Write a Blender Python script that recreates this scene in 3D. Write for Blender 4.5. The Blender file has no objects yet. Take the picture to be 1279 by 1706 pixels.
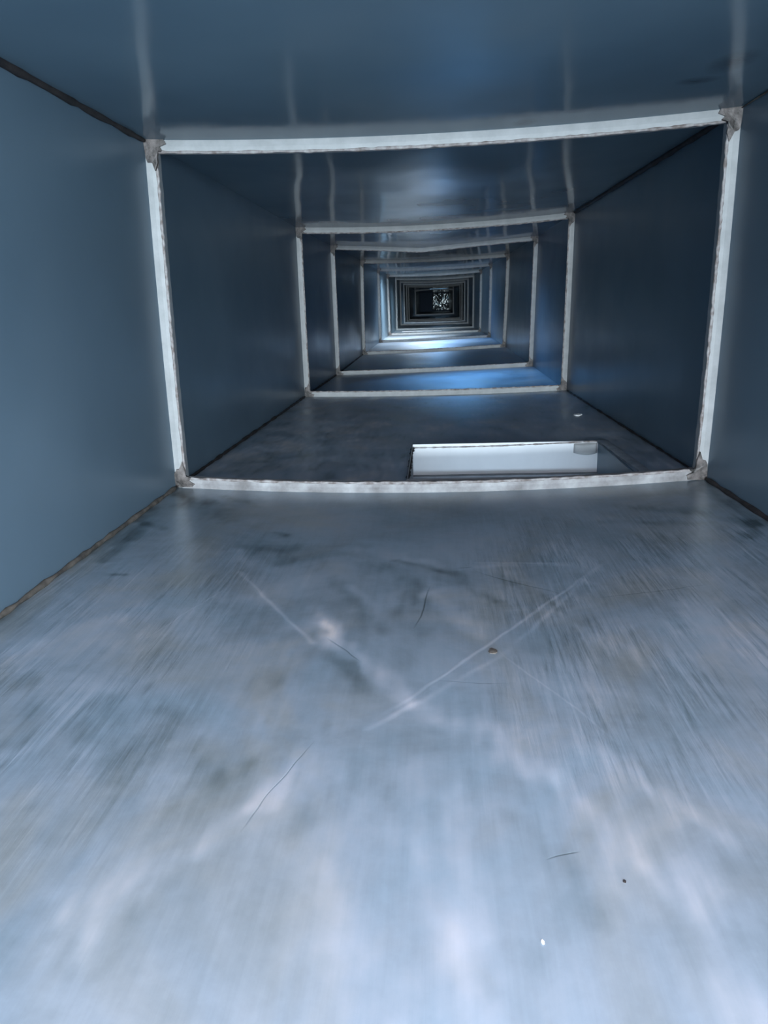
import bpy, math, random
import numpy as np
from mathutils import Vector, Matrix, noise

scn = bpy.context.scene
col = scn.collection
random.seed(7)

# ------------------------------------------------------------------ camera
cam_d = bpy.data.cameras.new('camera')
cam = bpy.data.objects.new('camera', cam_d)
col.objects.link(cam)
cam_d.sensor_fit = 'VERTICAL'
cam_d.sensor_height = 36.0
cam_d.lens = 36.0 * 1232 / 1706
cam_d.clip_start = 0.01
rt = Vector((0.99732, 0.065393, -0.032774))
up = Vector((0.013672, 0.273505, 0.961773))
fw = Vector((-0.071858, 0.959645, -0.271879))
m = Matrix.Identity(4)
for i in range(3):
    m[i][0] = rt[i]; m[i][1] = up[i]; m[i][2] = -fw[i]
m.translation = Vector((0.0005, 0.0, 0.3013))
cam.matrix_world = m
scn.camera = cam

# ------------------------------------------------------------------ light and exposure
scn.view_settings.view_transform = 'Standard'
scn.view_settings.look = 'None'
scn.view_settings.exposure = 0.0
scn.view_settings.gamma = 1.0
scn.view_settings.use_curve_mapping = False
scn.cycles.use_denoising = True
scn.cycles.max_bounces = 20
scn.cycles.glossy_bounces = 16
scn.cycles.diffuse_bounces = 6
scn.cycles.sample_clamp_indirect = 6.0

world = bpy.data.worlds.new('world')
scn.world = world
world.use_nodes = True
bg = world.node_tree.nodes['Background']
bg.inputs[0].default_value = (0.30, 0.48, 0.80, 1)
bg.inputs[1].default_value = 0.05

def area(name, loc, target, sx, sy, power, color, spread=180):
    d = bpy.data.lights.new(name, 'AREA')
    d.shape = 'RECTANGLE'; d.size = sx; d.size_y = sy
    d.energy = power; d.color = color; d.spread = math.radians(spread)
    o = bpy.data.objects.new(name, d); col.objects.link(o)
    o.location = loc
    o.rotation_euler = (Vector(target) - Vector(loc)).to_track_quat('-Z', 'Y').to_euler()
    return o

# added far lamp to brighten the distant frames, then daylight at the open end
area('added_far_lamp', (0.05, -6.0, 0.42), (0.0, 1.0, 0.28), 0.9, 0.6, 470, (0.80, 0.92, 1.0))
area('daylight_open_end', (0.02, -0.42, 0.34), (0.0, 1.0, 0.22), 0.84, 0.40, 3.0, (0.74, 0.88, 1.0))
area('added_fill_side', (0.60, -0.62, 0.32), (-0.30, 0.30, 0.36), 0.50, 0.60, 60.0, (0.74, 0.90, 1.0))  # added fill from the right, brightening the left wall
# lamp over an added ceiling hatch behind the camera, brightening the near floor
area('added_fill_overhead', (0.10, -0.14, 0.60), (0.04, 0.16, 0.0), 0.50, 0.16, 15, (1.0, 0.92, 0.98))
# room light shining up through the first floor opening
area('room_light_first_opening', (0.15, 1.37, -0.16), (0.15, 1.66, -0.02), 0.38, 0.08, 0.17, (0.60, 0.80, 1.0), 100)
# lamps above unseen ceiling openings, added for the light pools deep inside
area('added_light_middle', (-0.10, 6.36, 0.66), (-0.36, 7.0, 0.1), 0.30, 0.24, 13.0, (0.84, 0.94, 1.0), 90)
area('added_light_middle_back', (-0.10, 6.34, 0.67), (-0.14, 5.75, 0.0), 0.30, 0.24, 3.6, (0.76, 0.88, 1.0), 75)
area('added_light_middle_blue', (0.02, 6.33, 0.68), (0.36, 5.5, 0.0), 0.14, 0.24, 3.2, (0.14, 0.46, 1.0), 80)
area('added_light_deep', (0.10, 7.62, 0.68), (-0.45, 8.6, 0.1), 0.34, 0.26, 6.0, (0.74, 0.90, 1.0), 80)
area('added_light_remote', (0.10, 10.35, 0.68), (-0.45, 11.6, 0.2), 0.34, 0.18, 5.0, (0.60, 0.80, 1.0), 90)
area('added_light_last', (0.10, 16.5, 0.68), (-0.40, 17.7, 0.1), 0.34, 0.18, 2.0, (0.55, 0.78, 1.0), 100)
area('added_light_blue', (0.10, 3.60, 0.68), (0.24, 2.85, 0.0), 0.24, 0.22, 2.8, (0.18, 0.50, 1.0), 70)
area('added_light_far_end', (0.15, 23.1, 0.66), (0.15, 23.9, 0.2), 0.30, 0.30, 0.9, (0.30, 0.55, 0.75))  # added lamp meant to brighten the sheet at the far end

# ------------------------------------------------------------------ materials
def nt(mat):
    mat.use_nodes = True
    t = mat.node_tree
    return t, t.nodes, t.links, t.nodes['Principled BSDF']

def ramp(N, L, src, stops):
    r = N.new('ShaderNodeValToRGB')
    el = r.color_ramp.elements
    el[0].position, el[0].color = stops[0][0], (*stops[0][1], 1)
    el[1].position, el[1].color = stops[-1][0], (*stops[-1][1], 1)
    for p, c in stops[1:-1]:
        e = el.new(p); e.color = (*c, 1)
    L.new(src, r.inputs[0])
    return r.outputs[0]

def noise_tex(N, L, scale, detail=4, rough=0.55, vec=None, dist=0.0):
    n = N.new('ShaderNodeTexNoise')
    n.inputs['Scale'].default_value = scale
    n.inputs['Detail'].default_value = detail
    n.inputs['Roughness'].default_value = rough
    n.inputs['Distortion'].default_value = dist
    if vec is not None: L.new(vec, n.inputs['Vector'])
    return n.outputs[0]

def mapped(N, L, scale, rot=(0, 0, 0)):
    tc = N.new('ShaderNodeTexCoord')
    mp = N.new('ShaderNodeMapping')
    mp.inputs['Scale'].default_value = scale
    mp.inputs['Rotation'].default_value = rot
    L.new(tc.outputs['Object'], mp.inputs[0])
    return mp.outputs[0]

def math_(N, L, op, a, b, clamp=False):
    x = N.new('ShaderNodeMath'); x.operation = op; x.use_clamp = clamp
    for i, v in enumerate((a, b)):
        if isinstance(v, (int, float)): x.inputs[i].default_value = v
        else: L.new(v, x.inputs[i])
    return x.outputs[0]

def galvanised(name, lo, hi, rough=(0.16, 0.26), metallic=0.85, spec=0.3, wavy=0.012, ior=1.25):
    mat = bpy.data.materials.new(name)
    t, N, L, P = nt(mat)
    v = mapped(N, L, (1, 1, 1))
    big = noise_tex(N, L, 3.0, 3, 0.5, v)
    L.new(ramp(N, L, big, [(0.3, lo), (0.7, hi)]), P.inputs['Base Color'])
    mid = noise_tex(N, L, 9.0, 4, 0.6, v)
    mr = N.new('ShaderNodeMapRange')
    L.new(mid, mr.inputs[0])
    mr.inputs[1].default_value = 0.3; mr.inputs[2].default_value = 0.7
    mr.inputs[3].default_value, mr.inputs[4].default_value = rough
    L.new(mr.outputs[0], P.inputs['Roughness'])
    P.inputs['Metallic'].default_value = metallic
    P.inputs['Specular IOR Level'].default_value = spec
    P.inputs['IOR'].default_value = ior
    return mat

def plain(name, lo, hi, rough=0.6, metallic=0.0, scale=40.0, bump=0.0, stretch=(1, 1, 1)):
    mat = bpy.data.materials.new(name)
    t, N, L, P = nt(mat)
    v = mapped(N, L, stretch)
    n = noise_tex(N, L, scale, 5, 0.6, v)
    L.new(ramp(N, L, n, [(0.35, lo), (0.65, hi)]), P.inputs['Base Color'])
    P.inputs['Roughness'].default_value = rough
    P.inputs['Metallic'].default_value = metallic
    if bump:
        b = N.new('ShaderNodeBump'); b.inputs['Distance'].default_value = bump
        L.new(n, b.inputs['Height']); L.new(b.outputs[0], P.inputs['Normal'])
    return mat

M_wall = galvanised('galvanised_wall', (0.105, 0.160, 0.21), (0.138, 0.20, 0.255), rough=(0.285, 0.34), metallic=0.10, wavy=0.008)
M_ceil = galvanised('galvanised_ceiling', (0.125, 0.195, 0.25), (0.17, 0.25, 0.31), rough=(0.09, 0.15), metallic=0.03, spec=0.12, wavy=0.010)
M_gasket = plain('pale_gasket', (0.35, 0.36, 0.365), (0.44, 0.45, 0.455), 0.6, 0.0, 30, 0.0006)
M_gasket_worn = plain('worn_gasket', (0.17, 0.16, 0.16), (0.42, 0.42, 0.43), 0.6, 0.0, 16, 0.001)
M_bead = plain('sealant_bead', (0.16, 0.13, 0.12), (0.42, 0.40, 0.40), 0.6, 0.0, 70, 0.001)
M_smear = plain('sealant_smear', (0.015, 0.013, 0.012), (0.22, 0.19, 0.18), 0.5, 0.0, 55, 0.002)
M_seam = plain('dark_seam_sealant', (0.012, 0.011, 0.012), (0.035, 0.028, 0.028), 0.7, 0.0, 50, 0.001)
M_dirt = plain('corner_dirt', (0.05, 0.045, 0.04), (0.15, 0.13, 0.11), 0.9, 0.0, 50, 0.001)
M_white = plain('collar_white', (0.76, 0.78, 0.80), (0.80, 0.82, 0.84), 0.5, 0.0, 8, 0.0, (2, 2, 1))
M_dark = plain('shaded_end_plate', (0.02, 0.045, 0.08), (0.03, 0.06, 0.11), 0.6, 0.2, 20)  # darkness of the far end is put into the plate's colour
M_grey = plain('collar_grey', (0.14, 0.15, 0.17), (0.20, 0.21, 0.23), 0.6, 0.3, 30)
M_paper = plain('paper', (0.8, 0.8, 0.8), (0.9, 0.9, 0.9), 0.8, 0.0, 30)
M_foil = galvanised('crumpled_foil', (0.5, 0.55, 0.55), (0.75, 0.8, 0.8), rough=(0.2, 0.35), metallic=0.9, wavy=0.05)

SCRATCHES = [
    ((-0.1096, 0.6486), (-0.0698, 0.5981), 0.0007, -0.30),
    ((-0.0932, 0.4731), (-0.1247, 0.3719), 0.0006, -0.22),
    ((-0.0234, 0.6688), (-0.0075, 0.7922), 0.0010, -0.26),
    ((0.0598, 0.3574), (0.0830, 0.3644), 0.0005, -0.22),
    ((0.1655, 0.7441), (0.3007, 0.7767), 0.0009, -0.16),
    ((-0.0055, 0.5649), (0.0593, 0.5600), 0.0008, -0.12),
    ((0.0420, 0.8400), (0.1357, 0.7531), 0.0014, -0.16),
    ((0.2000, 0.8550), (-0.0548, 0.4898), 0.0022, 0.16),
    ((-0.2377, 0.8275), (-0.1150, 0.6253), 0.0022, 0.12),
    ((0.0300, 0.8700), (0.1700, 0.8550), 0.0030, 0.10),
    ((0.0205, 0.8450), (0.0446, 0.8523), 0.0015, -0.20),
    ((-0.2900, 0.6200), (-0.2350, 0.7900), 0.0012, 0.10),
    ((0.0500, 0.6300), (0.1300, 0.4700), 0.0012, 0.10),
]

def floor_material():
    mat = bpy.data.materials.new('dusty_galvanised_floor')
    t, N, L, P = nt(mat)
    at = N.new('ShaderNodeAttribute'); at.attribute_name = 'wear_and_light'
    sep = N.new('ShaderNodeSeparateColor'); L.new(at.outputs['Color'], sep.inputs[0])
    dust, dirA, dirB = sep.outputs[0], sep.outputs[1], sep.outputs[2]
    v = mapped(N, L, (1, 1, 1))
    # wiping streaks, long and fine, in two directions
    sA = noise_tex(N, L, 6.0, 7, 0.75, mapped(N, L, (34, 1.6, 1), (0, 0, math.radians(-15))), 0.3)
    sB = noise_tex(N, L, 6.0, 7, 0.75, mapped(N, L, (32, 1.6, 1), (0, 0, math.radians(14))), 0.3)
    sC = noise_tex(N, L, 6.0, 6, 0.7, mapped(N, L, (22, 1.2, 1), (0, 0, math.radians(2))), 0.3)
    a = math_(N, L, 'MULTIPLY', math_(N, L, 'SUBTRACT', sA, 0.5), dirA)
    b = math_(N, L, 'MULTIPLY', math_(N, L, 'SUBTRACT', sB, 0.5), dirB)
    c = math_(N, L, 'MULTIPLY', math_(N, L, 'SUBTRACT', sC, 0.5), 0.14)
    st = math_(N, L, 'ADD', math_(N, L, 'ADD', a, b), c)
    cloud = noise_tex(N, L, 5.0, 6, 0.6, v, 0.6)
    cl = math_(N, L, 'MULTIPLY', math_(N, L, 'SUBTRACT', cloud, 0.5), 0.75)
    fine = noise_tex(N, L, 60.0, 5, 0.65, v)
    fl = math_(N, L, 'MULTIPLY', math_(N, L, 'SUBTRACT', fine, 0.5), 0.16)
    # single scratches and thin wipe lines
    scr = None
    wn = N.new('ShaderNodeTexNoise'); wn.inputs['Scale'].default_value = 14.0
    L.new(v, wn.inputs['Vector'])
    off = N.new('ShaderNodeVectorMath'); off.operation = 'SCALE'; off.inputs['Scale'].default_value = 0.014
    L.new(wn.outputs[1], off.inputs[0])
    vp = N.new('ShaderNodeVectorMath'); vp.operation = 'ADD'
    L.new(v, vp.inputs[0]); L.new(off.outputs[0], vp.inputs[1])
    for (ax, ay), (bx, by), w, amt in SCRATCHES:
        ln = math.hypot(bx - ax, by - ay); ux, uy = (bx - ax) / ln, (by - ay) / ln
        rel_ = N.new('ShaderNodeVectorMath'); rel_.operation = 'SUBTRACT'
        L.new(vp.outputs[0], rel_.inputs[0]); rel_.inputs[1].default_value = (ax + 0.007, ay + 0.007, 0)
        da = N.new('ShaderNodeVectorMath'); da.operation = 'DOT_PRODUCT'
        L.new(rel_.outputs[0], da.inputs[0]); da.inputs[1].default_value = (ux, uy, 0)
        dp = N.new('ShaderNodeVectorMath'); dp.operation = 'DOT_PRODUCT'
        L.new(rel_.outputs[0], dp.inputs[0]); dp.inputs[1].default_value = (-uy, ux, 0)
        along = math_(N, L, 'ABSOLUTE', math_(N, L, 'SUBTRACT', da.outputs['Value'], ln / 2), 0.0)
        endm = math_(N, L, 'DIVIDE', math_(N, L, 'SUBTRACT', ln / 2, along), ln * 0.25, True)
        side = math_(N, L, 'SUBTRACT', 1.3, math_(N, L, 'DIVIDE', math_(N, L, 'ABSOLUTE', dp.outputs['Value'], 0.0), w), True)
        k = math_(N, L, 'MULTIPLY', math_(N, L, 'MULTIPLY', side, endm), amt)
        scr = k if scr is None else math_(N, L, 'ADD', scr, k)
    dust = math_(N, L, 'ADD', dust, scr)
    tot = math_(N, L, 'ADD', math_(N, L, 'ADD', dust, math_(N, L, 'MULTIPLY', st, 1.15)),
                math_(N, L, 'ADD', cl, fl), True)
    base = ramp(N, L, tot, [(0.0, (0.075, 0.10, 0.11)), (0.3, (0.20, 0.255, 0.295)), (0.5, (0.30, 0.365, 0.435)),
                            (0.75, (0.43, 0.47, 0.54)), (1.0, (0.60, 0.59, 0.62))])
    tint = ramp(N, L, noise_tex(N, L, 7.0, 4, 0.6, mapped(N, L, (1, 0.7, 1), (0, 0, 0.6)), 0.8),
                [(0.35, (0.93, 1.0, 1.03)), (0.5, (1.0, 1.0, 1.0)), (0.66, (1.10, 1.0, 0.90))])
    mx = N.new('ShaderNodeMix'); mx.data_type = 'RGBA'; mx.blend_type = 'MULTIPLY'; mx.inputs[0].default_value = 1.0
    L.new(base, mx.inputs[6]); L.new(tint, mx.inputs[7])
    L.new(mx.outputs[2], P.inputs['Base Color'])
    L.new(ramp(N, L, tot, [(0.0, (0.285,) * 3), (0.5, (0.31,) * 3), (1.0, (0.60,) * 3)]), P.inputs['Roughness'])
    L.new(ramp(N, L, tot, [(0.0, (0.35,) * 3), (0.5, (0.25,) * 3), (1.0, (0.05,) * 3)]), P.inputs['Metallic'])
    bmp = N.new('ShaderNodeBump'); bmp.inputs['Distance'].default_value = 0.0005; bmp.inputs['Filter Width'].default_value = 1.0
    L.new(tot, bmp.inputs['Height'])
    L.new(bmp.outputs[0], P.inputs['Normal'])
    return mat
M_floor = floor_material()

def ceiling_marks(mat, marks):
    t, N, L, P = nt(mat)
    src = P.inputs['Base Color'].links[0].from_socket
    v = mapped(N, L, (1, 1, 1))
    nz = noise_tex(N, L, 60.0, 4, 0.7, v, 1.0)
    tot = None
    for x, y, rx, ry in marks:
        sub = N.new('ShaderNodeVectorMath'); sub.operation = 'SUBTRACT'
        L.new(v, sub.inputs[0]); sub.inputs[1].default_value = (x, y, 0)
        mul = N.new('ShaderNodeVectorMath'); mul.operation = 'MULTIPLY'
        L.new(sub.outputs[0], mul.inputs[0]); mul.inputs[1].default_value = (1 / rx, 1 / ry, 0)
        ln = N.new('ShaderNodeVectorMath'); ln.operation = 'LENGTH'
        L.new(mul.outputs[0], ln.inputs[0])
        k = math_(N, L, 'SUBTRACT', 1.0, ln.outputs['Value'], True)
        tot = k if tot is None else math_(N, L, 'ADD', tot, k)
    k = math_(N, L, 'MULTIPLY', math_(N, L, 'MULTIPLY', tot, nz), 1.3, True)
    mx = N.new('ShaderNodeMix'); mx.data_type = 'RGBA'
    L.new(k, mx.inputs[0]); L.new(src, mx.inputs[6]); mx.inputs[7].default_value = (0.05, 0.06, 0.07, 1)
    L.new(mx.outputs[2], P.inputs['Base Color'])
ceiling_marks(M_ceil, [(0.345, 0.98, 0.03, 0.05), (0.33, 1.05, 0.03, 0.02), (0.135, 1.20, 0.02, 0.03)])

# ------------------------------------------------------------------ duct geometry
# one row per joint: distance, corner points (x, z) top left, top right, bottom right, bottom left,
# sag of the top sheet, sag of the bottom sheet (downwards positive), bow of the sides (outwards positive)
W, H = 0.9, 0.558
J = [
    (-0.48, (-0.450, 0.558), (0.450, 0.558), (0.450, 0.0), (-0.450, 0.0), 0.004, 0.004, 0.0),
    (-0.10, (-0.450, 0.558), (0.450, 0.558), (0.450, 0.0), (-0.450, 0.0), 0.006, 0.006, 0.0),
    (1.2338, (-0.4448, 0.5567), (0.4530, 0.5599), (0.4483, 0.0013), (-0.4552, 0.0018), 0.013, 0.016, 0.002),
    (2.5672, (-0.4500, 0.5492), (0.4517, 0.5609), (0.4434, -0.0042), (-0.4539, -0.0044), 0.014, 0.006, 0.001),
    (3.4319, (-0.4535, 0.5525), (0.4514, 0.5578), (0.4391, 0.0046), (-0.4555, -0.0118), 0.028, 0.004, 0.0),
    (4.7536, (-0.4482, 0.5559), (0.4575, 0.5626), (0.4374, 0.0129), (-0.4565, -0.0094), 0.008, 0.004, 0.001),
    (6.105, (-0.4457, 0.5608), (0.4542, 0.5689), (0.4439, 0.0108), (-0.4493, -0.0065), 0.010, 0.003, 0.0),
    (7.3765, (-0.4512, 0.5574), (0.4536, 0.5689), (0.4440, 0.0049), (-0.4451, -0.0028), 0.012, 0.003, 0.0),
    (8.7836, (-0.4404, 0.5659), (0.4530, 0.5652), (0.4464, -0.0057), (-0.4429, -0.0053), 0.014, 0.003, 0.0),
    (10.1282, (-0.4501, 0.5646), (0.4486, 0.5709), (0.4437, 0.0034), (-0.4531, 0.0081), 0.014, 0.003, 0.0),
    (11.25, (-0.450, 0.560), (0.450, 0.564), (0.445, 0.002), (-0.450, 0.0), 0.018, 0.003, 0.0),
    (12.35, (-0.450, 0.560), (0.450, 0.562), (0.446, 0.002), (-0.450, 0.0), 0.014, 0.003, 0.0),
    (13.30, (-0.450, 0.560), (0.450, 0.560), (0.450, 0.000), (-0.450, 0.0), 0.014, 0.003, 0.0),
    (17.86, (-0.450, 0.555), (0.450, 0.560), (0.450, 0.002), (-0.450, -0.002), -0.02, 0.003, 0.0),
    (24.00, (-0.450, 0.558), (0.450, 0.558), (0.450, 0.0), (-0.450, 0.0), 0.0, 0.0, 0.0),
]
YS = [j[0] for j in J]

def section(y):
    for i in range(len(J) - 1):
        if y <= J[i + 1][0] + 1e-9: break
    return i, (y - J[i][0]) / (J[i + 1][0] - J[i][0])

def kink(i, u):
    """profile of the sagging top sheet at a joint; the joint at 3.43 m has a sharp V"""
    if i == 4: return max(0.0, 1 - abs(u - 0.44) / (0.44 if u < 0.44 else 0.56)) ** 1.15
    return 4 * u * (1 - u)

def point(side, u, y):
    """point on the inner face of the duct, u from 0 to 1 across the sheet"""
    i, t = section(y)
    a, b = J[i], J[i + 1]
    cor = [((a[k][0] * (1 - t) + b[k][0] * t), (a[k][1] * (1 - t) + b[k][1] * t)) for k in (1, 2, 3, 4)]
    tl, tr, br, bl = cor
    cross = 0.0035 * (1 - max(abs(2 * u - 1), abs(2 * t - 1)))
    wv = noise.noise(Vector((u * 2.2, y * 1.7, 3.1 * 'ftlr'.index(side)))) * 0.004 * min(1, 6 * u, 6 * (1 - u)) * min(1, 8 * t, 8 * (1 - t))
    fade = min(1, 12 * u, 12 * (1 - u)) * min(1, 12 * t, 12 * (1 - t))
    sd = 7.3 * 'ftlr'.index(side)
    wv += fade * (0.0014 * noise.noise(Vector((u * 5.5, y * 4.5, sd))) + 0.0004 * noise.noise(Vector((u * 14, y * 11, sd + 3))))
    if side == 't':
        sag = a[5] * kink(i, u) * (1 - t) + b[5] * kink(i + 1, u) * t
        return Vector((tl[0] + (tr[0] - tl[0]) * u, y, tl[1] + (tr[1] - tl[1]) * u - sag - cross - wv))
    if side == 'f':
        sag = (a[6] * (1 - t) + b[6] * t) * 4 * u * (1 - u)
        return Vector((bl[0] + (br[0] - bl[0]) * u, y, bl[1] + (br[1] - bl[1]) * u - sag + 0.8 * cross + 0.4 * wv))
    bow = (a[7] * (1 - t) + b[7] * t) * 4 * u * (1 - u)
    if side == 'l':
        return Vector((bl[0] + (tl[0] - bl[0]) * u - bow + cross + wv, y, bl[1] + (tl[1] - bl[1]) * u))
    return Vector((br[0] + (tr[0] - br[0]) * u + bow - cross - wv, y, br[1] + (tr[1] - br[1]) * u))

def link_mesh(name, verts, faces, mat, parent=None, smooth=True):
    me = bpy.data.meshes.new(name)
    me.from_pydata([tuple(v) for v in verts], [], faces)
    me.materials.append(mat)
    if smooth:
        me.polygons.foreach_set('use_smooth', [True] * len(me.polygons))
    o = bpy.data.objects.new(name, me); col.objects.link(o)
    if parent is not None: o.parent = parent
    return o

def tag(o, label=None, cat=None, group=None, kind=None):
    if label: o['label'] = label
    if cat: o['category'] = cat
    if group: o['group'] = group
    if kind: o['kind'] = kind
    return o

def thing(name, loc, label, cat, group=None):
    o = bpy.data.objects.new(name, None); col.objects.link(o)
    o.location = loc; o.empty_display_size = 0.05
    return tag(o, label, cat, group)

# openings cut in the sheets: x0, x1, y0, y1
FLOOR_HOLES = [(-0.052, 0.352, 1.29, 1.62), (-0.36, 0.08, 8.12, 8.42)]
ADDED_CEIL_HOLES = [(-0.15, 0.35, -0.22, -0.06), (-0.30, 0.10, 6.16, 6.50), (-0.10, 0.30, 7.44, 7.80), (-0.04, 0.24, 3.46, 3.74), (-0.10, 0.30, 10.20, 10.50), (-0.10, 0.30, 16.35, 16.65)]  # unseen ceiling openings, added to let the lamps in

def far_edge(x, hole):
    # the first floor opening is cut slightly askew
    return 0.0

def sheet(name, side, mat, holes=(), near=0.02, us=None, wear_and_light=False, ystop=24.0):
    ys = []
    y = YS[0]
    while y < ystop:
        ys.append(y)
        step = near if y < 1.25 else (0.022 if y < 5 else 0.05)
        y += step
    ys.append(ystop)
    extra = [j for j in YS if YS[0] < j < ystop]
    for h in holes: extra += [h[2], h[3]]
    ys = sorted(set([round(v, 5) for v in ys + extra]))
    if us is None: us = [k / 56 for k in range(57)]
    us = list(us)
    for h in holes:
        us += [(h[0] + W / 2) / W, (h[1] + W / 2) / W]
    us = sorted(set([round(v, 5) for v in us]))
    verts = []
    for y in ys:
        for u in us:
            p = point(side, u, y)
            verts.append(p)
    nu = len(us)
    faces = []
    for r in range(len(ys) - 1):
        ym = (ys[r] + ys[r + 1]) / 2
        for c in range(nu - 1):
            xm = ((us[c] + us[c + 1]) / 2) * W - W / 2
            if any(h[0] < xm < h[1] and h[2] < ym < h[3] for h in holes): continue
            q = (r * nu + c, r * nu + c + 1, (r + 1) * nu + c + 1, (r + 1) * nu + c)
            faces.append(q if side in 'fr' else q[::-1])
    o = link_mesh(name, verts, faces, mat)
    tag(o, kind='structure')
    return o

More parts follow.
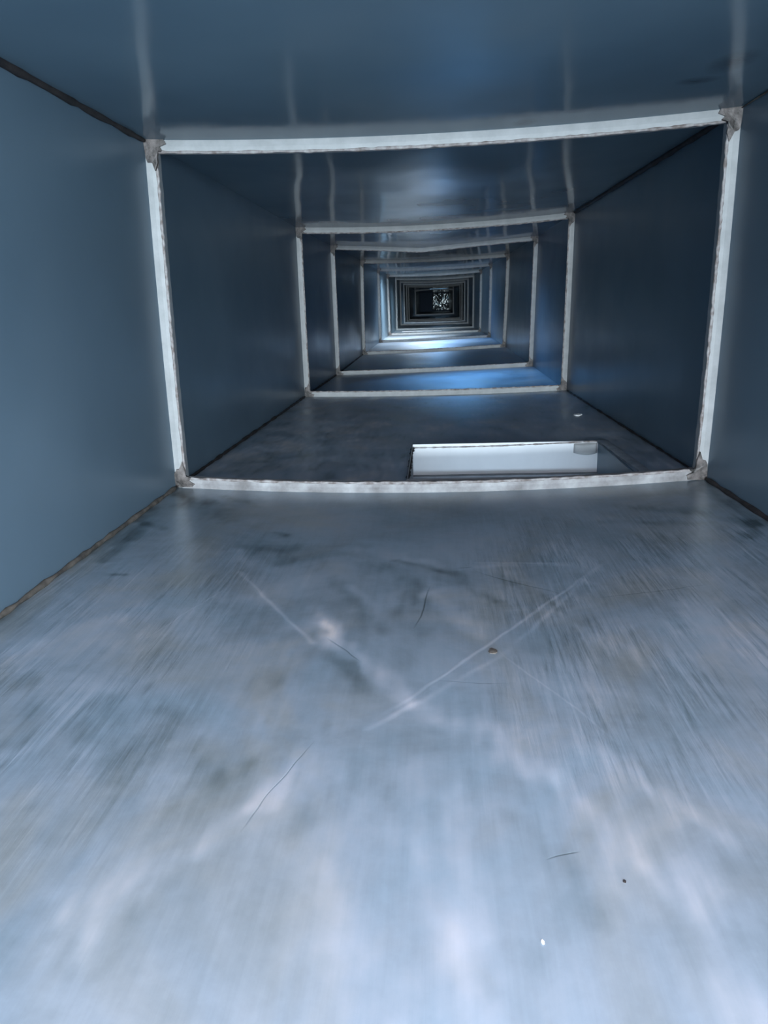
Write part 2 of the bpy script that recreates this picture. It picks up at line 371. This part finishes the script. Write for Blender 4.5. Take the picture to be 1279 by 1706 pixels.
# strokes of dust (positive) and wiped or dirty metal (negative): points (x, y, half width), amount
STROKES = [
([(-0.1332, 0.7234, 0.0077), (-0.0698, 0.5981, 0.0075), (-0.0197, 0.5253, 0.0077), (0.0545, 0.4675, 0.0148), (0.0995, 0.4022, 0.0185), (0.1306, 0.3295, 0.0171), (0.1463, 0.2731, 0.016)], 0.8),
([(0.1938, 0.8482, 0.0021), (0.0594, 0.6159, 0.0021), (-0.015, 0.53, 0.0024), (-0.0548, 0.4898, 0.0018)], 0.6),
([(-0.0775, 0.4895, 0.0114), (-0.1197, 0.3974, 0.0078), (-0.1427, 0.3585, 0.0072), (-0.1845, 0.3288, 0.0102), (-0.2021, 0.2841, 0.0122), (-0.2105, 0.2666, 0.0132)], 0.6),
([(-0.12, 0.6993, 0.01), (-0.1028, 0.6418, 0.0139)], 0.9),
([(-0.2377, 0.8275, 0.003), (-0.1704, 0.7157, 0.0039), (-0.1191, 0.6353, 0.0023)], 0.5),
([(0.0006, 0.7643, 0.0079), (0.0218, 0.7055, 0.0098), (0.0397, 0.6478, 0.0079)], 0.5),
([(0.0446, 0.8523, 0.0051), (0.1177, 0.8613, 0.0058), (0.1587, 0.8492, 0.0036)], 0.4),
([(0.0106, 0.4185, 0.0059), (0.0108, 0.3177, 0.0088), (0.0135, 0.249, 0.0103)], 0.35),
([(-0.0353, 0.3993, 0.0046), (-0.0151, 0.352, 0.0062), (0.007, 0.2948, 0.0059)], 0.3),
([(0.0834, 0.4914, 0.0088), (0.1217, 0.4335, 0.0118), (0.1592, 0.3663, 0.0118)], 0.4),
([(-0.0177, 0.4517, 0.0059), (-0.0119, 0.3619, 0.007)], 0.35),
([(-0.1453, 0.5242, 0.004), (-0.112, 0.3976, 0.0047)], 0.3),
([(-0.381, 0.5861, 0.0141), (-0.3613, 0.6499, 0.0123), (-0.3308, 0.6937, 0.0078)], 0.4),
([(-0.2985, 0.4471, 0.0067), (-0.293, 0.5531, 0.008), (-0.2759, 0.6494, 0.0048)], 0.3),
([(-0.0062, 0.8323, 0.0043), (-0.0185, 0.7219, 0.0038)], 0.4),
([(0.1338, 0.4209, 0.0053), (0.1678, 0.3715, 0.0048)], 0.3),
([(-0.0585, 0.3415, 0.0101), (-0.0387, 0.2486, 0.0131)], 0.25),
([(0.1022, 0.2843, 0.0139), (0.1401, 0.2583, 0.0127)], 0.3),
([(-0.2074, 0.3194, 0.0054), (-0.1729, 0.2746, 0.0074)], 0.35),
([(-0.2515, 0.5048, 0.0341), (-0.1981, 0.4638, 0.0403), (-0.1541, 0.4352, 0.0252)], -0.45),
([(-0.0549, 0.4439, 0.0146), (-0.0353, 0.3993, 0.0152)], -0.5),
([(-0.0682, 0.4169, 0.0119), (-0.0933, 0.3808, 0.0112)], -0.3),
([(-0.0651, 0.8554, 0.0222), (-0.0188, 0.7384, 0.0193), (-0.0429, 0.7062, 0.0125)], -0.5),
([(-0.2289, 0.9196, 0.0326), (-0.1547, 0.8578, 0.0227)], -0.5),
([(-0.2324, 0.9931, 0.007), (-0.217, 0.9809, 0.0069)], -0.8),
([(-0.4257, 1.1647, 0.0229), (-0.3136, 1.052, 0.0206)], -0.5),
([(-0.4428, 1.0262, 0.0094), (-0.3945, 0.9939, 0.009)], -0.6),
([(-0.3946, 0.8104, 0.0038), (-0.3721, 0.8099, 0.0038)], -0.6),
([(0.049, 0.6208, 0.0038), (0.0501, 0.6208, 0.0038)], -1.2),
([(0.0996, 0.3419, 0.0013), (0.1001, 0.3415, 0.0013)], -1.2),
([(-0.1192, 0.8144, 0.01), (-0.0819, 0.7227, 0.0115), (-0.0525, 0.662, 0.0118)], -0.35),
([(-0.0176, 0.6759, 0.0178), (-0.0429, 0.5981, 0.016)], -0.4),
([(-0.0914, 0.5981, 0.0086), (-0.0646, 0.5442, 0.0099)], -0.4),
([(0.0818, 0.7904, 0.0107), (0.1241, 0.72, 0.0098)], -0.4),
([(-0.1096, 0.6486, 0.0008), (-0.0698, 0.5981, 0.0008)], -0.9),
([(-0.0932, 0.4731, 0.0009), (-0.1147, 0.4097, 0.0008), (-0.1247, 0.3719, 0.0008)], -0.7),
([(-0.0234, 0.6688, 0.0012), (-0.0134, 0.7218, 0.0018), (-0.0075, 0.7922, 0.0014)], -0.8),
([(0.1079, 0.8399, 0.0022), (0.1357, 0.7531, 0.0019), (0.1811, 0.7883, 0.002)], -0.3),
([(0.0598, 0.3574, 0.0007), (0.083, 0.3644, 0.0007)], -0.7),
([(0.1655, 0.7441, 0.0013), (0.2047, 0.7269, 0.0012), (0.3007, 0.7767, 0.0013)], -0.5),
([(-0.0055, 0.5649, 0.001), (0.0333, 0.5399, 0.0009), (0.0593, 0.56, 0.001)], -0.4),
([(0.2314, 1.0261, 0.0116), (0.3682, 0.9903, 0.011), (0.3846, 0.9108, 0.0101)], -0.35),
([(-0.167, 0.2748, 0.0053), (-0.161, 0.2891, 0.0055), (-0.1674, 0.3163, 0.0033)], -0.25),
([(-0.3462, 0.5528, 0.0064), (-0.3114, 0.4621, 0.0101)], -0.3),
([(0.0406, 0.2821, 0.0169), (0.0419, 0.2501, 0.0155)], -0.15),
([(0.0427, 0.3896, 0.0092), (0.0736, 0.3407, 0.0097), (0.0804, 0.312, 0.0091)], -0.3),
([(0.2147, 0.7188, 0.0108), (0.2307, 0.6739, 0.0101)], -0.35),
([(-0.22, 0.7083, 0.0226), (-0.1262, 0.6101, 0.025), (-0.1441, 0.5644, 0.0209)], -0.3),
([(-0.397, 1.4491, 0.0178), (-0.3213, 1.5025, 0.0182), (-0.2188, 1.5911, 0.0136)], -0.7),
([(-0.2426, 1.4072, 0.0121), (-0.1845, 1.3241, 0.0091)], -0.6),
([(-0.1379, 1.4261, 0.0048), (-0.0704, 1.3764, 0.0046)], -0.5),
([(-0.3452, 1.3365, 0.0093), (-0.2663, 1.2822, 0.0089)], -0.4),
([(-0.3374, 2.2292, 0.0153), (-0.1789, 2.0797, 0.014), (-0.0439, 2.117, 0.0105)], -0.4),
([(-0.1373, 1.9637, 0.0164), (-0.0089, 1.8473, 0.0152)], 0.35),
([(-0.3499, 1.7178, 0.0119), (-0.2441, 1.7883, 0.0122), (-0.1146, 1.6153, 0.0108)], 0.35),
([(-0.0503, 2.467, 0.0163), (0.1286, 2.1494, 0.0139)], 0.3),
([(-0.437, 1.10, 0.010), (-0.430, 0.95, 0.014), (-0.420, 0.86, 0.008)], -0.7),
([(-0.430, 1.19, 0.016), (-0.380, 1.15, 0.020)], -0.8),
([(-0.36, 1.19, 0.010), (-0.30, 1.13, 0.014)], -0.5),
([(-0.05, 0.88, 0.006), (0.02, 0.83, 0.008), (0.06, 0.74, 0.008)], -0.6),
([(-0.12, 0.93, 0.010), (-0.05, 0.90, 0.012), (0.0, 0.86, 0.008)], 0.5),
([(-0.26, 0.90, 0.012), (-0.20, 0.84, 0.010)], 0.4),
([(-0.10, 0.79, 0.006), (-0.06, 0.70, 0.006)], 0.5),
([(0.09, 0.83, 0.008), (0.13, 0.70, 0.010), (0.17, 0.60, 0.010)], 0.4),
([(0.17, 0.80, 0.006), (0.22, 0.66, 0.008)], 0.4),
([(0.24, 0.72, 0.010), (0.29, 0.58, 0.012)], 0.35),
([(0.10, 0.79, 0.005), (0.14, 0.68, 0.005)], -0.4),
([(0.27, 1.10, 0.014), (0.37, 1.06, 0.016), (0.42, 0.98, 0.014)], -0.5),
([(0.425, 1.16, 0.012), (0.43, 1.02, 0.014), (0.40, 0.93, 0.010)], -0.6),
]

def paint_wear_and_light(o):
    me = o.data
    n = len(me.vertices)
    co = np.empty(n * 3, dtype=np.float64); me.vertices.foreach_get('co', co)
    co = co.reshape(-1, 3); X, Y = co[:, 0], co[:, 1]
    dust = np.full(n, 0.46)
    near = np.where(Y < 2.6)[0]
    wx = np.zeros(n); wy = np.zeros(n); md = np.zeros(n)
    for k in near:
        x, y = X[k], Y[k]
        wx[k] = noise.noise(Vector((x * 30, y * 18, 0.5))) + 0.6 * noise.noise(Vector((x * 90, y * 50, 2.5)))
        wy[k] = noise.noise(Vector((x * 30, y * 18, 7.5)))
        md[k] = noise.noise(Vector((x * 22, y * 12, 4.1))) + 0.8 * noise.noise(Vector((x * 110, y * 28, 9.1)))
    for pts, amt in STROKES:
        if max(p[2] for p in pts) < 0.0026 and amt < 0: continue
        xs = [p[0] for p in pts]; yy = [p[1] for p in pts]; mw = max(p[2] for p in pts) * 4
        sel = np.where((X > min(xs) - mw) & (X < max(xs) + mw) & (Y > min(yy) - mw) & (Y < max(yy) + mw))[0]
        if not len(sel): continue
        x, y = X[sel], Y[sel]
        bst = np.zeros(len(sel))
        for (ax, ay, aw), (bx, by, bw) in zip(pts[:-1], pts[1:]):
            dx, dy = bx - ax, by - ay
            l2 = dx * dx + dy * dy + 1e-12
            t = np.clip(((x - ax) * dx + (y - ay) * dy) / l2, 0, 1)
            w = aw + (bw - aw) * t
            d = np.hypot(x + wx[sel] * w * 1.1 - ax - dx * t, y + wy[sel] * w * 1.1 - ay - dy * t)
            soft = 2.1 if amt > 0 else 1.7
            bst = np.maximum(bst, np.clip(soft - d / np.maximum(w, 0.0022), 0, soft) / soft)
        s_ = bst * bst * (3 - 2 * bst) * np.clip(0.8 + 0.9 * md[sel], 0.1, 1.5)
        dust[sel] += amt * (0.27 if amt > 0 else 0.34) * s_
    # beyond the first joint: smudges, and brightness put into a paler base
    dust += np.where(Y > 1.24, 0.16 + 0.30 * np.where(Y < 2.6, md, 0), 0)
    # darker along the dirty side corners, and darker beside the joints
    edge = W / 2 - np.abs(X)
    dust -= 0.22 * np.exp(-edge / 0.022) * (0.6 + 0.4 * np.sin(Y * 37 + 2 * np.sin(Y * 11)))
    for j in YS[2:]:
        dust -= 0.10 * np.exp(-np.abs(Y - j) / 0.035)
    # diagonal creases of the sheet: dust has collected along them
    dirA = np.clip((X - 0.0) / 0.12, 0, 1) * np.clip((Y - 0.33) / 0.2, 0, 1) * np.clip((1.15 - Y) / 0.25, 0, 1)
    dirB = np.clip((-0.12 - X) / 0.12, 0, 1) * np.clip((Y - 0.25) / 0.2, 0, 1) * np.clip((1.1 - Y) / 0.3, 0, 1)
    pat = np.clip(0.5 + 1.6 * md, 0, 1)
    dirA = np.clip(dirA * (0.35 + 0.9 * pat), 0, 1); dirB = np.clip(dirB * (0.25 + 0.6 * pat), 0, 1)
    arr = np.stack([np.clip(dust, 0, 1), dirA, dirB, np.ones(n)], 1).astype(np.float32)
    ca = me.color_attributes.new('wear_and_light', 'FLOAT_COLOR', 'POINT')
    ca.data.foreach_set('color', arr.ravel())

floor = sheet('floor', 'f', M_floor, FLOOR_HOLES, near=0.003, us=[k / 300 for k in range(301)])
paint_wear_and_light(floor)
sheet('ceiling', 't', M_ceil, ADDED_CEIL_HOLES)
sheet('wall_left', 'l', M_wall)
sheet('wall_right', 'r', M_wall)

# closing plate at the far end
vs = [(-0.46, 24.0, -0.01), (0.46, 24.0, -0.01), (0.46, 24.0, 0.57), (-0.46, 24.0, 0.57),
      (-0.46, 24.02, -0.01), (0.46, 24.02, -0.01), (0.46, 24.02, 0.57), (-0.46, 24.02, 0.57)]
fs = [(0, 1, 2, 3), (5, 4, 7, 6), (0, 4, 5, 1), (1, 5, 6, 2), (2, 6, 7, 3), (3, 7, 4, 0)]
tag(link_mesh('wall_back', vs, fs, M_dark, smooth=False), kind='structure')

# ------------------------------------------------------------------ swept shapes
def sweep(name, path, half_a, half_b, axis_a, axis_b, mat, parent=None, sides=8, jitter=0.0, seed=0, square=False):
    """closed tube of elliptical (or square) section along a path; axis_a / axis_b are section directions"""
    rnd = random.Random(seed)
    A, B = Vector(axis_a), Vector(axis_b)
    ring = ([(-1, -1), (1, -1), (1, 1), (-1, 1)] if square else
            [(math.cos(2 * math.pi * k / sides), math.sin(2 * math.pi * k / sides)) for k in range(sides)])
    n = len(ring)
    verts, faces = [], []
    for k, p in enumerate(path):
        f = 1 + jitter * (rnd.random() - 0.5) * 2
        end = 0.55 if (k in (0, len(path) - 1) and not square) else 1
        for (a, b) in ring:
            verts.append(Vector(p) + A * (a * half_a * f * end) + B * (b * half_b * f * end))
    for k in range(len(path) - 1):
        for q in range(n):
            faces.append((k * n + q, k * n + (q + 1) % n, (k + 1) * n + (q + 1) % n, (k + 1) * n + q))
    faces.append(tuple(range(n))[::-1]); faces.append(tuple((len(path) - 1) * n + q for q in range(n)))
    return link_mesh(name, verts, faces, mat, parent, smooth=not square)

def rel(path, o): 
    return [Vector(p) - o for p in path]

# ------------------------------------------------------------------ joint frames
FR_W = 0.0172     # how far the flange stands into the duct
FR_D = 0.020
INW = {'t': Vector((0, 0, -1)), 'f': Vector((0, 0, 1)), 'l': Vector((1, 0, 0)), 'r': Vector((-1, 0, 0))}

def strip(name, side, y, i, parent, origin, seed, fw=FR_W):
    rnd = random.Random(seed)
    nseg = 72 if i < 6 else 24
    inw = INW[side]
    verts, faces = [], []
    nv = 8
    for k in range(nseg + 1):
        u = k / nseg
        u2 = 0.012 + u * 0.976 if side in 'tf' else u
        p = point(side, u2, y)
        if side in 'lr': pass
        rag = fw * (1 + 0.05 * noise.noise(Vector((u * 26, seed, 0))) + 0.03 * noise.noise(Vector((u * 90, seed, 5))))
        base = p - inw * 0.003 - origin
        # rounded front face, slightly uneven like pressed tape
        for (h, d) in ((0.0, 0.0), (0.55 * rag, -0.0012), (0.9 * rag, -0.0004), (rag, 0.0015), (rag, FR_D), (0.0, FR_D)):
            verts.append(base + inw * (h + (0.003 if h > 0 else 0)) + Vector((0, d, 0)))
    nv = 6
    for k in range(nseg):
        for q in range(nv):
            faces.append((k * nv + q, k * nv + (q + 1) % nv, (k + 1) * nv + (q + 1) % nv, (k + 1) * nv + q))
    faces.append(tuple(range(nv))); faces.append(tuple(nseg * nv + q for q in range(nv))[::-1])
    o = link_mesh(name, verts, faces, M_gasket_worn if (side == 'f' and i == 2) else M_gasket, parent, smooth=False)
    if side == 'f' and i == 2: o['label'] = 'bottom strip smeared with grey sealant'
    return o

FRAME_LABELS = {
    2: 'pale flanged joint frame nearest the camera, largest of the receding frames',
    3: 'pale joint frame second from the camera, next beyond the white floor opening',
    4: 'pale joint frame with V-kinked top strip, third from the camera',
    5: 'pale joint frame fourth from the camera, just beyond the V-kinked frame',
    6: 'pale joint frame fifth from the camera, deep in the duct',
    7: 'joint frame sixth from the camera with bright left strip, near the light pool',
    8: 'joint frame seventh from the camera, just beyond the bright light pool',
    9: 'faint joint frame eighth from the camera',
    10: 'faint joint frame ninth from the camera, in the dark stretch',
    11: 'thin dim joint frame tenth from the camera, in the dark stretch',
    12: 'dim joint frame eleventh from the camera, last of the close-set ones',
    13: 'farthest joint frame, smallest one around the dark blue far end',
}
for i in range(2, 14):
    y = J[i][0]
    origin = Vector((0, y, 0))
    root = thing('joint_frame', origin, FRAME_LABELS[i], 'duct frame', 'flanged joint frames along the duct')
    for side, nm in (('t', 'top_strip'), ('f', 'bottom_strip'), ('l', 'side_strip'), ('r', 'side_strip')):
        s = strip(nm, side, y, i, root, origin, 11 * i + 'tflr'.index(side), 0.026 if i == 13 else FR_W)
        if i <= 7:
            # ragged sealant bead on the inner edge of the strip
            inw = INW[side]
            rnd = random.Random(i * 7 + ord(side))
            path = []
            nn = 90 if i < 4 else 40
            for k in range(nn + 1):
                u = 0.02 + 0.96 * k / nn
                p = point(side, u, y) + inw * (FR_W + 0.0004 * rnd.uniform(-1, 1)) + Vector((0, 0.0005, 0))
                path.append(p - origin)
            ax = Vector((0, 1, 0))
            r = 0.0024 if i < 4 else 0.0018
            b = sweep('sealant_bead', path, r, r * 0.8, inw, ax, M_bead, s, sides=6, jitter=0.4, seed=i)
    if i <= 7:
        # dark smeared sealant in the four corners
        for kx, kz in ((-1, 1), (1, 1), (1, 0), (-1, 0)):
            cx, cz = J[i][{(-1, 1): 1, (1, 1): 2, (1, 0): 3, (-1, 0): 4}[(kx, kz)]]
            rnd = random.Random(i * 31 + kx * 3 + kz)
            sz = -1 if kz else 1
            verts, faces = [], []
            n = 22
            outl = []
            for k in range(n):          # an L-shaped ragged patch hugging the corner
                a = k / (n - 1)
                if a < 0.5: outl.append(((0.036 - 0.068 * a * 0.9), 0.0))
                else: outl.append((0.0, 0.0))
            prof = [(0, 0), (0.030, 0.0), (0.034, 0.007), (0.024, 0.012), (0.028, 0.017), (0.0205, 0.0185), (0.0185, 0.024),
                    (0.0185, 0.034), (0.015, 0.046), (0.010, 0.034), (0.004, 0.032), (0.0, 0.026)]
            for layer in (-0.0045, 0.002):
                for (a, b) in prof:
                    ja, jb = rnd.uniform(-.0015, .0015), rnd.uniform(-.0015, .0015)
                    verts.append(Vector((cx - kx * (a + ja), layer + rnd.uniform(-.0006, .0006), cz + sz * (b + jb))))
            n = len(prof)
            faces = [tuple(range(n)), tuple(range(n, 2 * n))[::-1]]
            faces += [(q, (q + 1) % n, n + (q + 1) % n, n + q) for q in range(n)]
            link_mesh('corner_sealant', verts, faces, M_smear, root, smooth=False)

# ------------------------------------------------------------------ seams along the duct corners
def corner_path(which, y0, y1, step=0.02, off=0.002):
    p = []
    y = y0
    while y <= y1 + 1e-6:
        sd, u = {'tl': ('t', 0.0), 'tr': ('t', 1.0), 'bl': ('f', 0.0), 'br': ('f', 1.0)}[which]
        q = point(sd, u, y)
        dx = off if which[1] == 'l' else -off
        dz = -off if which[0] == 't' else off
        p.append(q + Vector((dx, 0, dz)))
        y += step
    return p
seams = [
    ('trim_1', 'tl', -0.45, 1.23, 0.0046, M_seam, 0.35),
    ('trim_2', 'bl', -0.45, 1.23, 0.0032, M_dirt, 0.5),
    ('trim_3', 'br', -0.45, 1.23, 0.0034, M_seam, 0.4),
    ('trim_4', 'tr', -0.45, 1.23, 0.0012, M_dirt, 0.3),
    ('trim_5', 'tr', 1.26, 2.56, 0.0060, M_seam, 0.25),
    ('trim_6', 'bl', 1.26, 2.56, 0.0032, M_seam, 0.5),
    ('trim_7', 'br', 1.26, 2.56, 0.0020, M_seam, 0.5),
    ('trim_8', 'bl', 2.59, 3.42, 0.0040, M_seam, 0.4),
    ('trim_9', 'bl', 3.46, 4.74, 0.0040, M_seam, 0.4),
]
for nm, w, y0, y1, r, mt, jit in seams:
    o = sweep(nm, corner_path(w, y0, y1), r, r, (1, 0, 0), (0, 0, 1), mt, None, sides=7, jitter=jit, seed=ord(w[0]) + int(y0 * 10))
    tag(o, kind='structure')

# ------------------------------------------------------------------ openings
def slab(name, quad, thick, mat, parent, origin):
    """four corner points plus a thickness vector"""
    q = [Vector(p) - origin for p in quad]
    t = Vector(thick)
    verts = q + [p + t for p in q]
    faces = [(0, 1, 2, 3), (7, 6, 5, 4), (0, 4, 5, 1), (1, 5, 6, 2), (2, 6, 7, 3), (3, 7, 4, 0)]
    return link_mesh(name, verts, faces, mat, parent, smooth=False)

def collar(hole, depth, label, zf=0.0, detailed=True):
    x0, x1, y0, y1 = hole
    o = Vector(((x0 + x1) / 2, (y0 + y1) / 2, zf))
    r = thing('floor_opening_collar', o, label, 'floor opening', 'collared openings cut in the duct floor')
    zt, zb = zf - 0.003, zf - depth
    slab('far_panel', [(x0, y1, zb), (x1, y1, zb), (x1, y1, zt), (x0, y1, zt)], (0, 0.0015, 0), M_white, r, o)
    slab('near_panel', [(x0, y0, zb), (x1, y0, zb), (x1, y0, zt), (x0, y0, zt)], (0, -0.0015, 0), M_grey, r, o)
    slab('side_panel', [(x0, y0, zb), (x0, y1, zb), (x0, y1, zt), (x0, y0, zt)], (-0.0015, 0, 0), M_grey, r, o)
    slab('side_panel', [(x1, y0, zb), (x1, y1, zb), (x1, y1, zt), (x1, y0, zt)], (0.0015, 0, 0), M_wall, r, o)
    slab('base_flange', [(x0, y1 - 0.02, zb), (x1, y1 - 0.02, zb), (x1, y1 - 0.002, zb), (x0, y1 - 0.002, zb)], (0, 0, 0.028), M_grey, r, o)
    if detailed:
        rnd = random.Random(5)
        # ragged cut edge lifted slightly round the opening
        def zfl(x, y): return point('f', (x + W / 2) / W, y).z
        path = [Vector((x0 + (x1 - x0) * k / 60, y1 + rnd.uniform(-.001, .001), zfl(x0 + (x1 - x0) * k / 60, y1) + 0.001)) - o for k in range(61)]
        sweep('cut_edge', path, 0.002, 0.0016, (0, 1, 0), (0, 0, 1), M_bead, r, sides=6, jitter=0.5, seed=3)
        path = [Vector((x0 + rnd.uniform(-.0015, .0015), y0 + (y1 - y0) * k / 40, zfl(x0, y0 + (y1 - y0) * k / 40) + 0.001)) - o for k in range(41)]
        sweep('cut_edge', path, 0.0028, 0.002, (1, 0, 0), (0, 0, 1), M_seam, r, sides=6, jitter=0.6, seed=4)
        # wide folded lip running from the far right corner towards the joint frame
        path = [Vector((x1 + 0.010 + 0.012 * k / 20, y1 + 0.02 - (y1 + 0.02 - 1.262) * k / 20, zfl(x1, y1 - 0.3 * k / 20) + 0.001)) - o for k in range(21)]
        sweep('folded_lip', path, 0.012, 0.0022, (1, 0, 0), (0, 0, 1), M_floor_plain, r, sides=10, jitter=0.08, seed=8)
        # torn foil flap curling at the far right corner
        verts, faces = [], []
        for a in range(9):
            for b in range(5):
                s, t = a / 8, b / 4
                x = x1 - 0.052 + 0.05 * s
                curl = 0.010 * math.sin(s * 3.0) * t
                verts.append(Vector((x, y1 - 0.003 - curl, zfl(x, y1) - 0.002 - (0.020 + 0.004 * math.sin(s * 2.6)) * t)) - o)
        for a in range(8):
            for b in range(4):
                faces.append((a * 5 + b, (a + 1) * 5 + b, (a + 1) * 5 + b + 1, a * 5 + b + 1))
        fl = link_mesh('torn_flap', verts, faces, M_gasket, r)
        md = fl.modifiers.new('thickness', 'SOLIDIFY'); md.thickness = 0.0008
    return r

M_floor_plain = plain('dusty_metal', (0.30, 0.34, 0.38), (0.44, 0.48, 0.53), 0.45, 0.3, 40)
collar(FLOOR_HOLES[0], 0.10, 'rectangular collared opening in the floor with bright white inner panel, just beyond the nearest frame', 0.0)
collar(FLOOR_HOLES[1], 0.10, 'distant collared opening in the floor, thin bright line deep in the duct', -0.004, False)

def added_ceiling_collar(hole, h):  # collar of an unseen ceiling opening, added for its lamp
    x0, x1, y0, y1 = hole
    o = Vector(((x0 + x1) / 2, (y0 + y1) / 2, 0.56))
    zb = 0.552; zt = zb + h
    lab = {ADDED_CEIL_HOLES[0]: 'metal collar of the added ceiling hatch behind the camera',
           ADDED_CEIL_HOLES[1]: 'metal collar of the added unseen left ceiling opening above the bright light pool',
           ADDED_CEIL_HOLES[2]: 'metal collar of the added unseen second deep ceiling opening, beyond the bright light pool',
           ADDED_CEIL_HOLES[4]: 'metal collar of the added unseen remote ceiling opening beyond the seventh frame',
           ADDED_CEIL_HOLES[5]: 'metal collar of the added unseen ceiling opening closest to the dark far end',
           ADDED_CEIL_HOLES[3]: 'metal collar of the added unseen right ceiling opening beyond the V-kinked frame'}[hole]
    r = thing('added_opening_collar', o, lab, 'ceiling opening')
    slab('side_panel', [(x0, y0, zb), (x0, y1, zb), (x0, y1, zt), (x0, y0, zt)], (-0.0015, 0, 0), M_wall, r, o)
    slab('side_panel', [(x1, y0, zb), (x1, y1, zb), (x1, y1, zt), (x1, y0, zt)], (0.0015, 0, 0), M_wall, r, o)
    slab('near_panel', [(x0, y0, zb), (x1, y0, zb), (x1, y0, zt), (x0, y0, zt)], (0, -0.0015, 0), M_wall, r, o)
    slab('far_panel', [(x0, y1, zb), (x1, y1, zb), (x1, y1, zt), (x0, y1, zt)], (0, 0.0015, 0), M_wall, r, o)
for h in ADDED_CEIL_HOLES[1:]: added_ceiling_collar(h, 0.14)

# crumpled bright sheet added in place of the lit patch at the far end
n = 26
verts, faces = [], []
for a in range(n + 1):
    for b in range(n + 1):
        s, t = a / n, b / n
        v = Vector((s * 4.2, t * 4.2, 1.7))
        d = 0.030 * noise.noise(v) + 0.014 * noise.noise(v * 2.7)
        verts.append(Vector((-0.25 + 0.5 * s, -0.045 + d, 0.0 + 0.50 * t)))
for a in range(n):
    for b in range(n):
        i0 = a * (n + 1) + b
        faces.append((i0, i0 + n + 1, i0 + n + 2, i0 + 1))
end_sheet = link_mesh('lit_patch_sheet', verts, faces, M_foil)
end_sheet.location = (0.195, 24.0, 0.03)
md = end_sheet.modifiers.new('thickness', 'SOLIDIFY'); md.thickness = 0.003
tag(end_sheet, 'small square crumpled sheet added for the lit patch at the far end of the duct', 'end_sheet')

# ------------------------------------------------------------------ debris
def flake(name, x, y, sx, sy, h, mat, label, cat, seed, group=None):
    rnd = random.Random(seed)
    n = 11
    z = point('f', (x + W / 2) / W, y).z
    top, bot = [], []
    for k in range(n):
        a = 2 * math.pi * k / n
        r = rnd.uniform(0.75, 1.1)
        top.append(Vector((sx * math.cos(a) * r, sy * math.sin(a) * r, h * rnd.uniform(0.6, 1.2))))
        bot.append(Vector((sx * math.cos(a) * r, sy * math.sin(a) * r, 0)))
    verts = top + bot + [Vector((0, 0, h * 1.3))]
    faces = [(k, (k + 1) % n, 2 * n) for k in range(n)]
    faces += [(k, n + k, n + (k + 1) % n, (k + 1) % n) for k in range(n)]
    faces.append(tuple(range(n, 2 * n))[::-1])
    o = link_mesh(name, verts, faces, mat, None, smooth=False)
    o.location = (x, y, z)
    return tag(o, label, cat, group)
flake('paper_scrap', 0.378, 2.003, 0.011, 0.016, 0.003, M_paper, 'small white scrap lying on the floor near the right wall, beyond the floor opening', 'scrap', 2)
flake('paint_crumb', 0.0500, 0.300, 0.0010, 0.0012, 0.0008, M_paper, 'tiny white crumb on the pale floor at the bottom of the view', 'crumb', 4)
flake('dirt_crumb', 0.0998, 0.3415, 0.0009, 0.0012, 0.0006, M_seam, 'tiny dark crumb on the pale floor, right of the white crumb', 'crumb', 6)
flake('dirt_crumb', 0.0495, 0.6208, 0.0045, 0.0060, 0.0008, M_dirt, 'small dark grimy spot on the floor near the crossing dust streaks', 'crumb', 9)
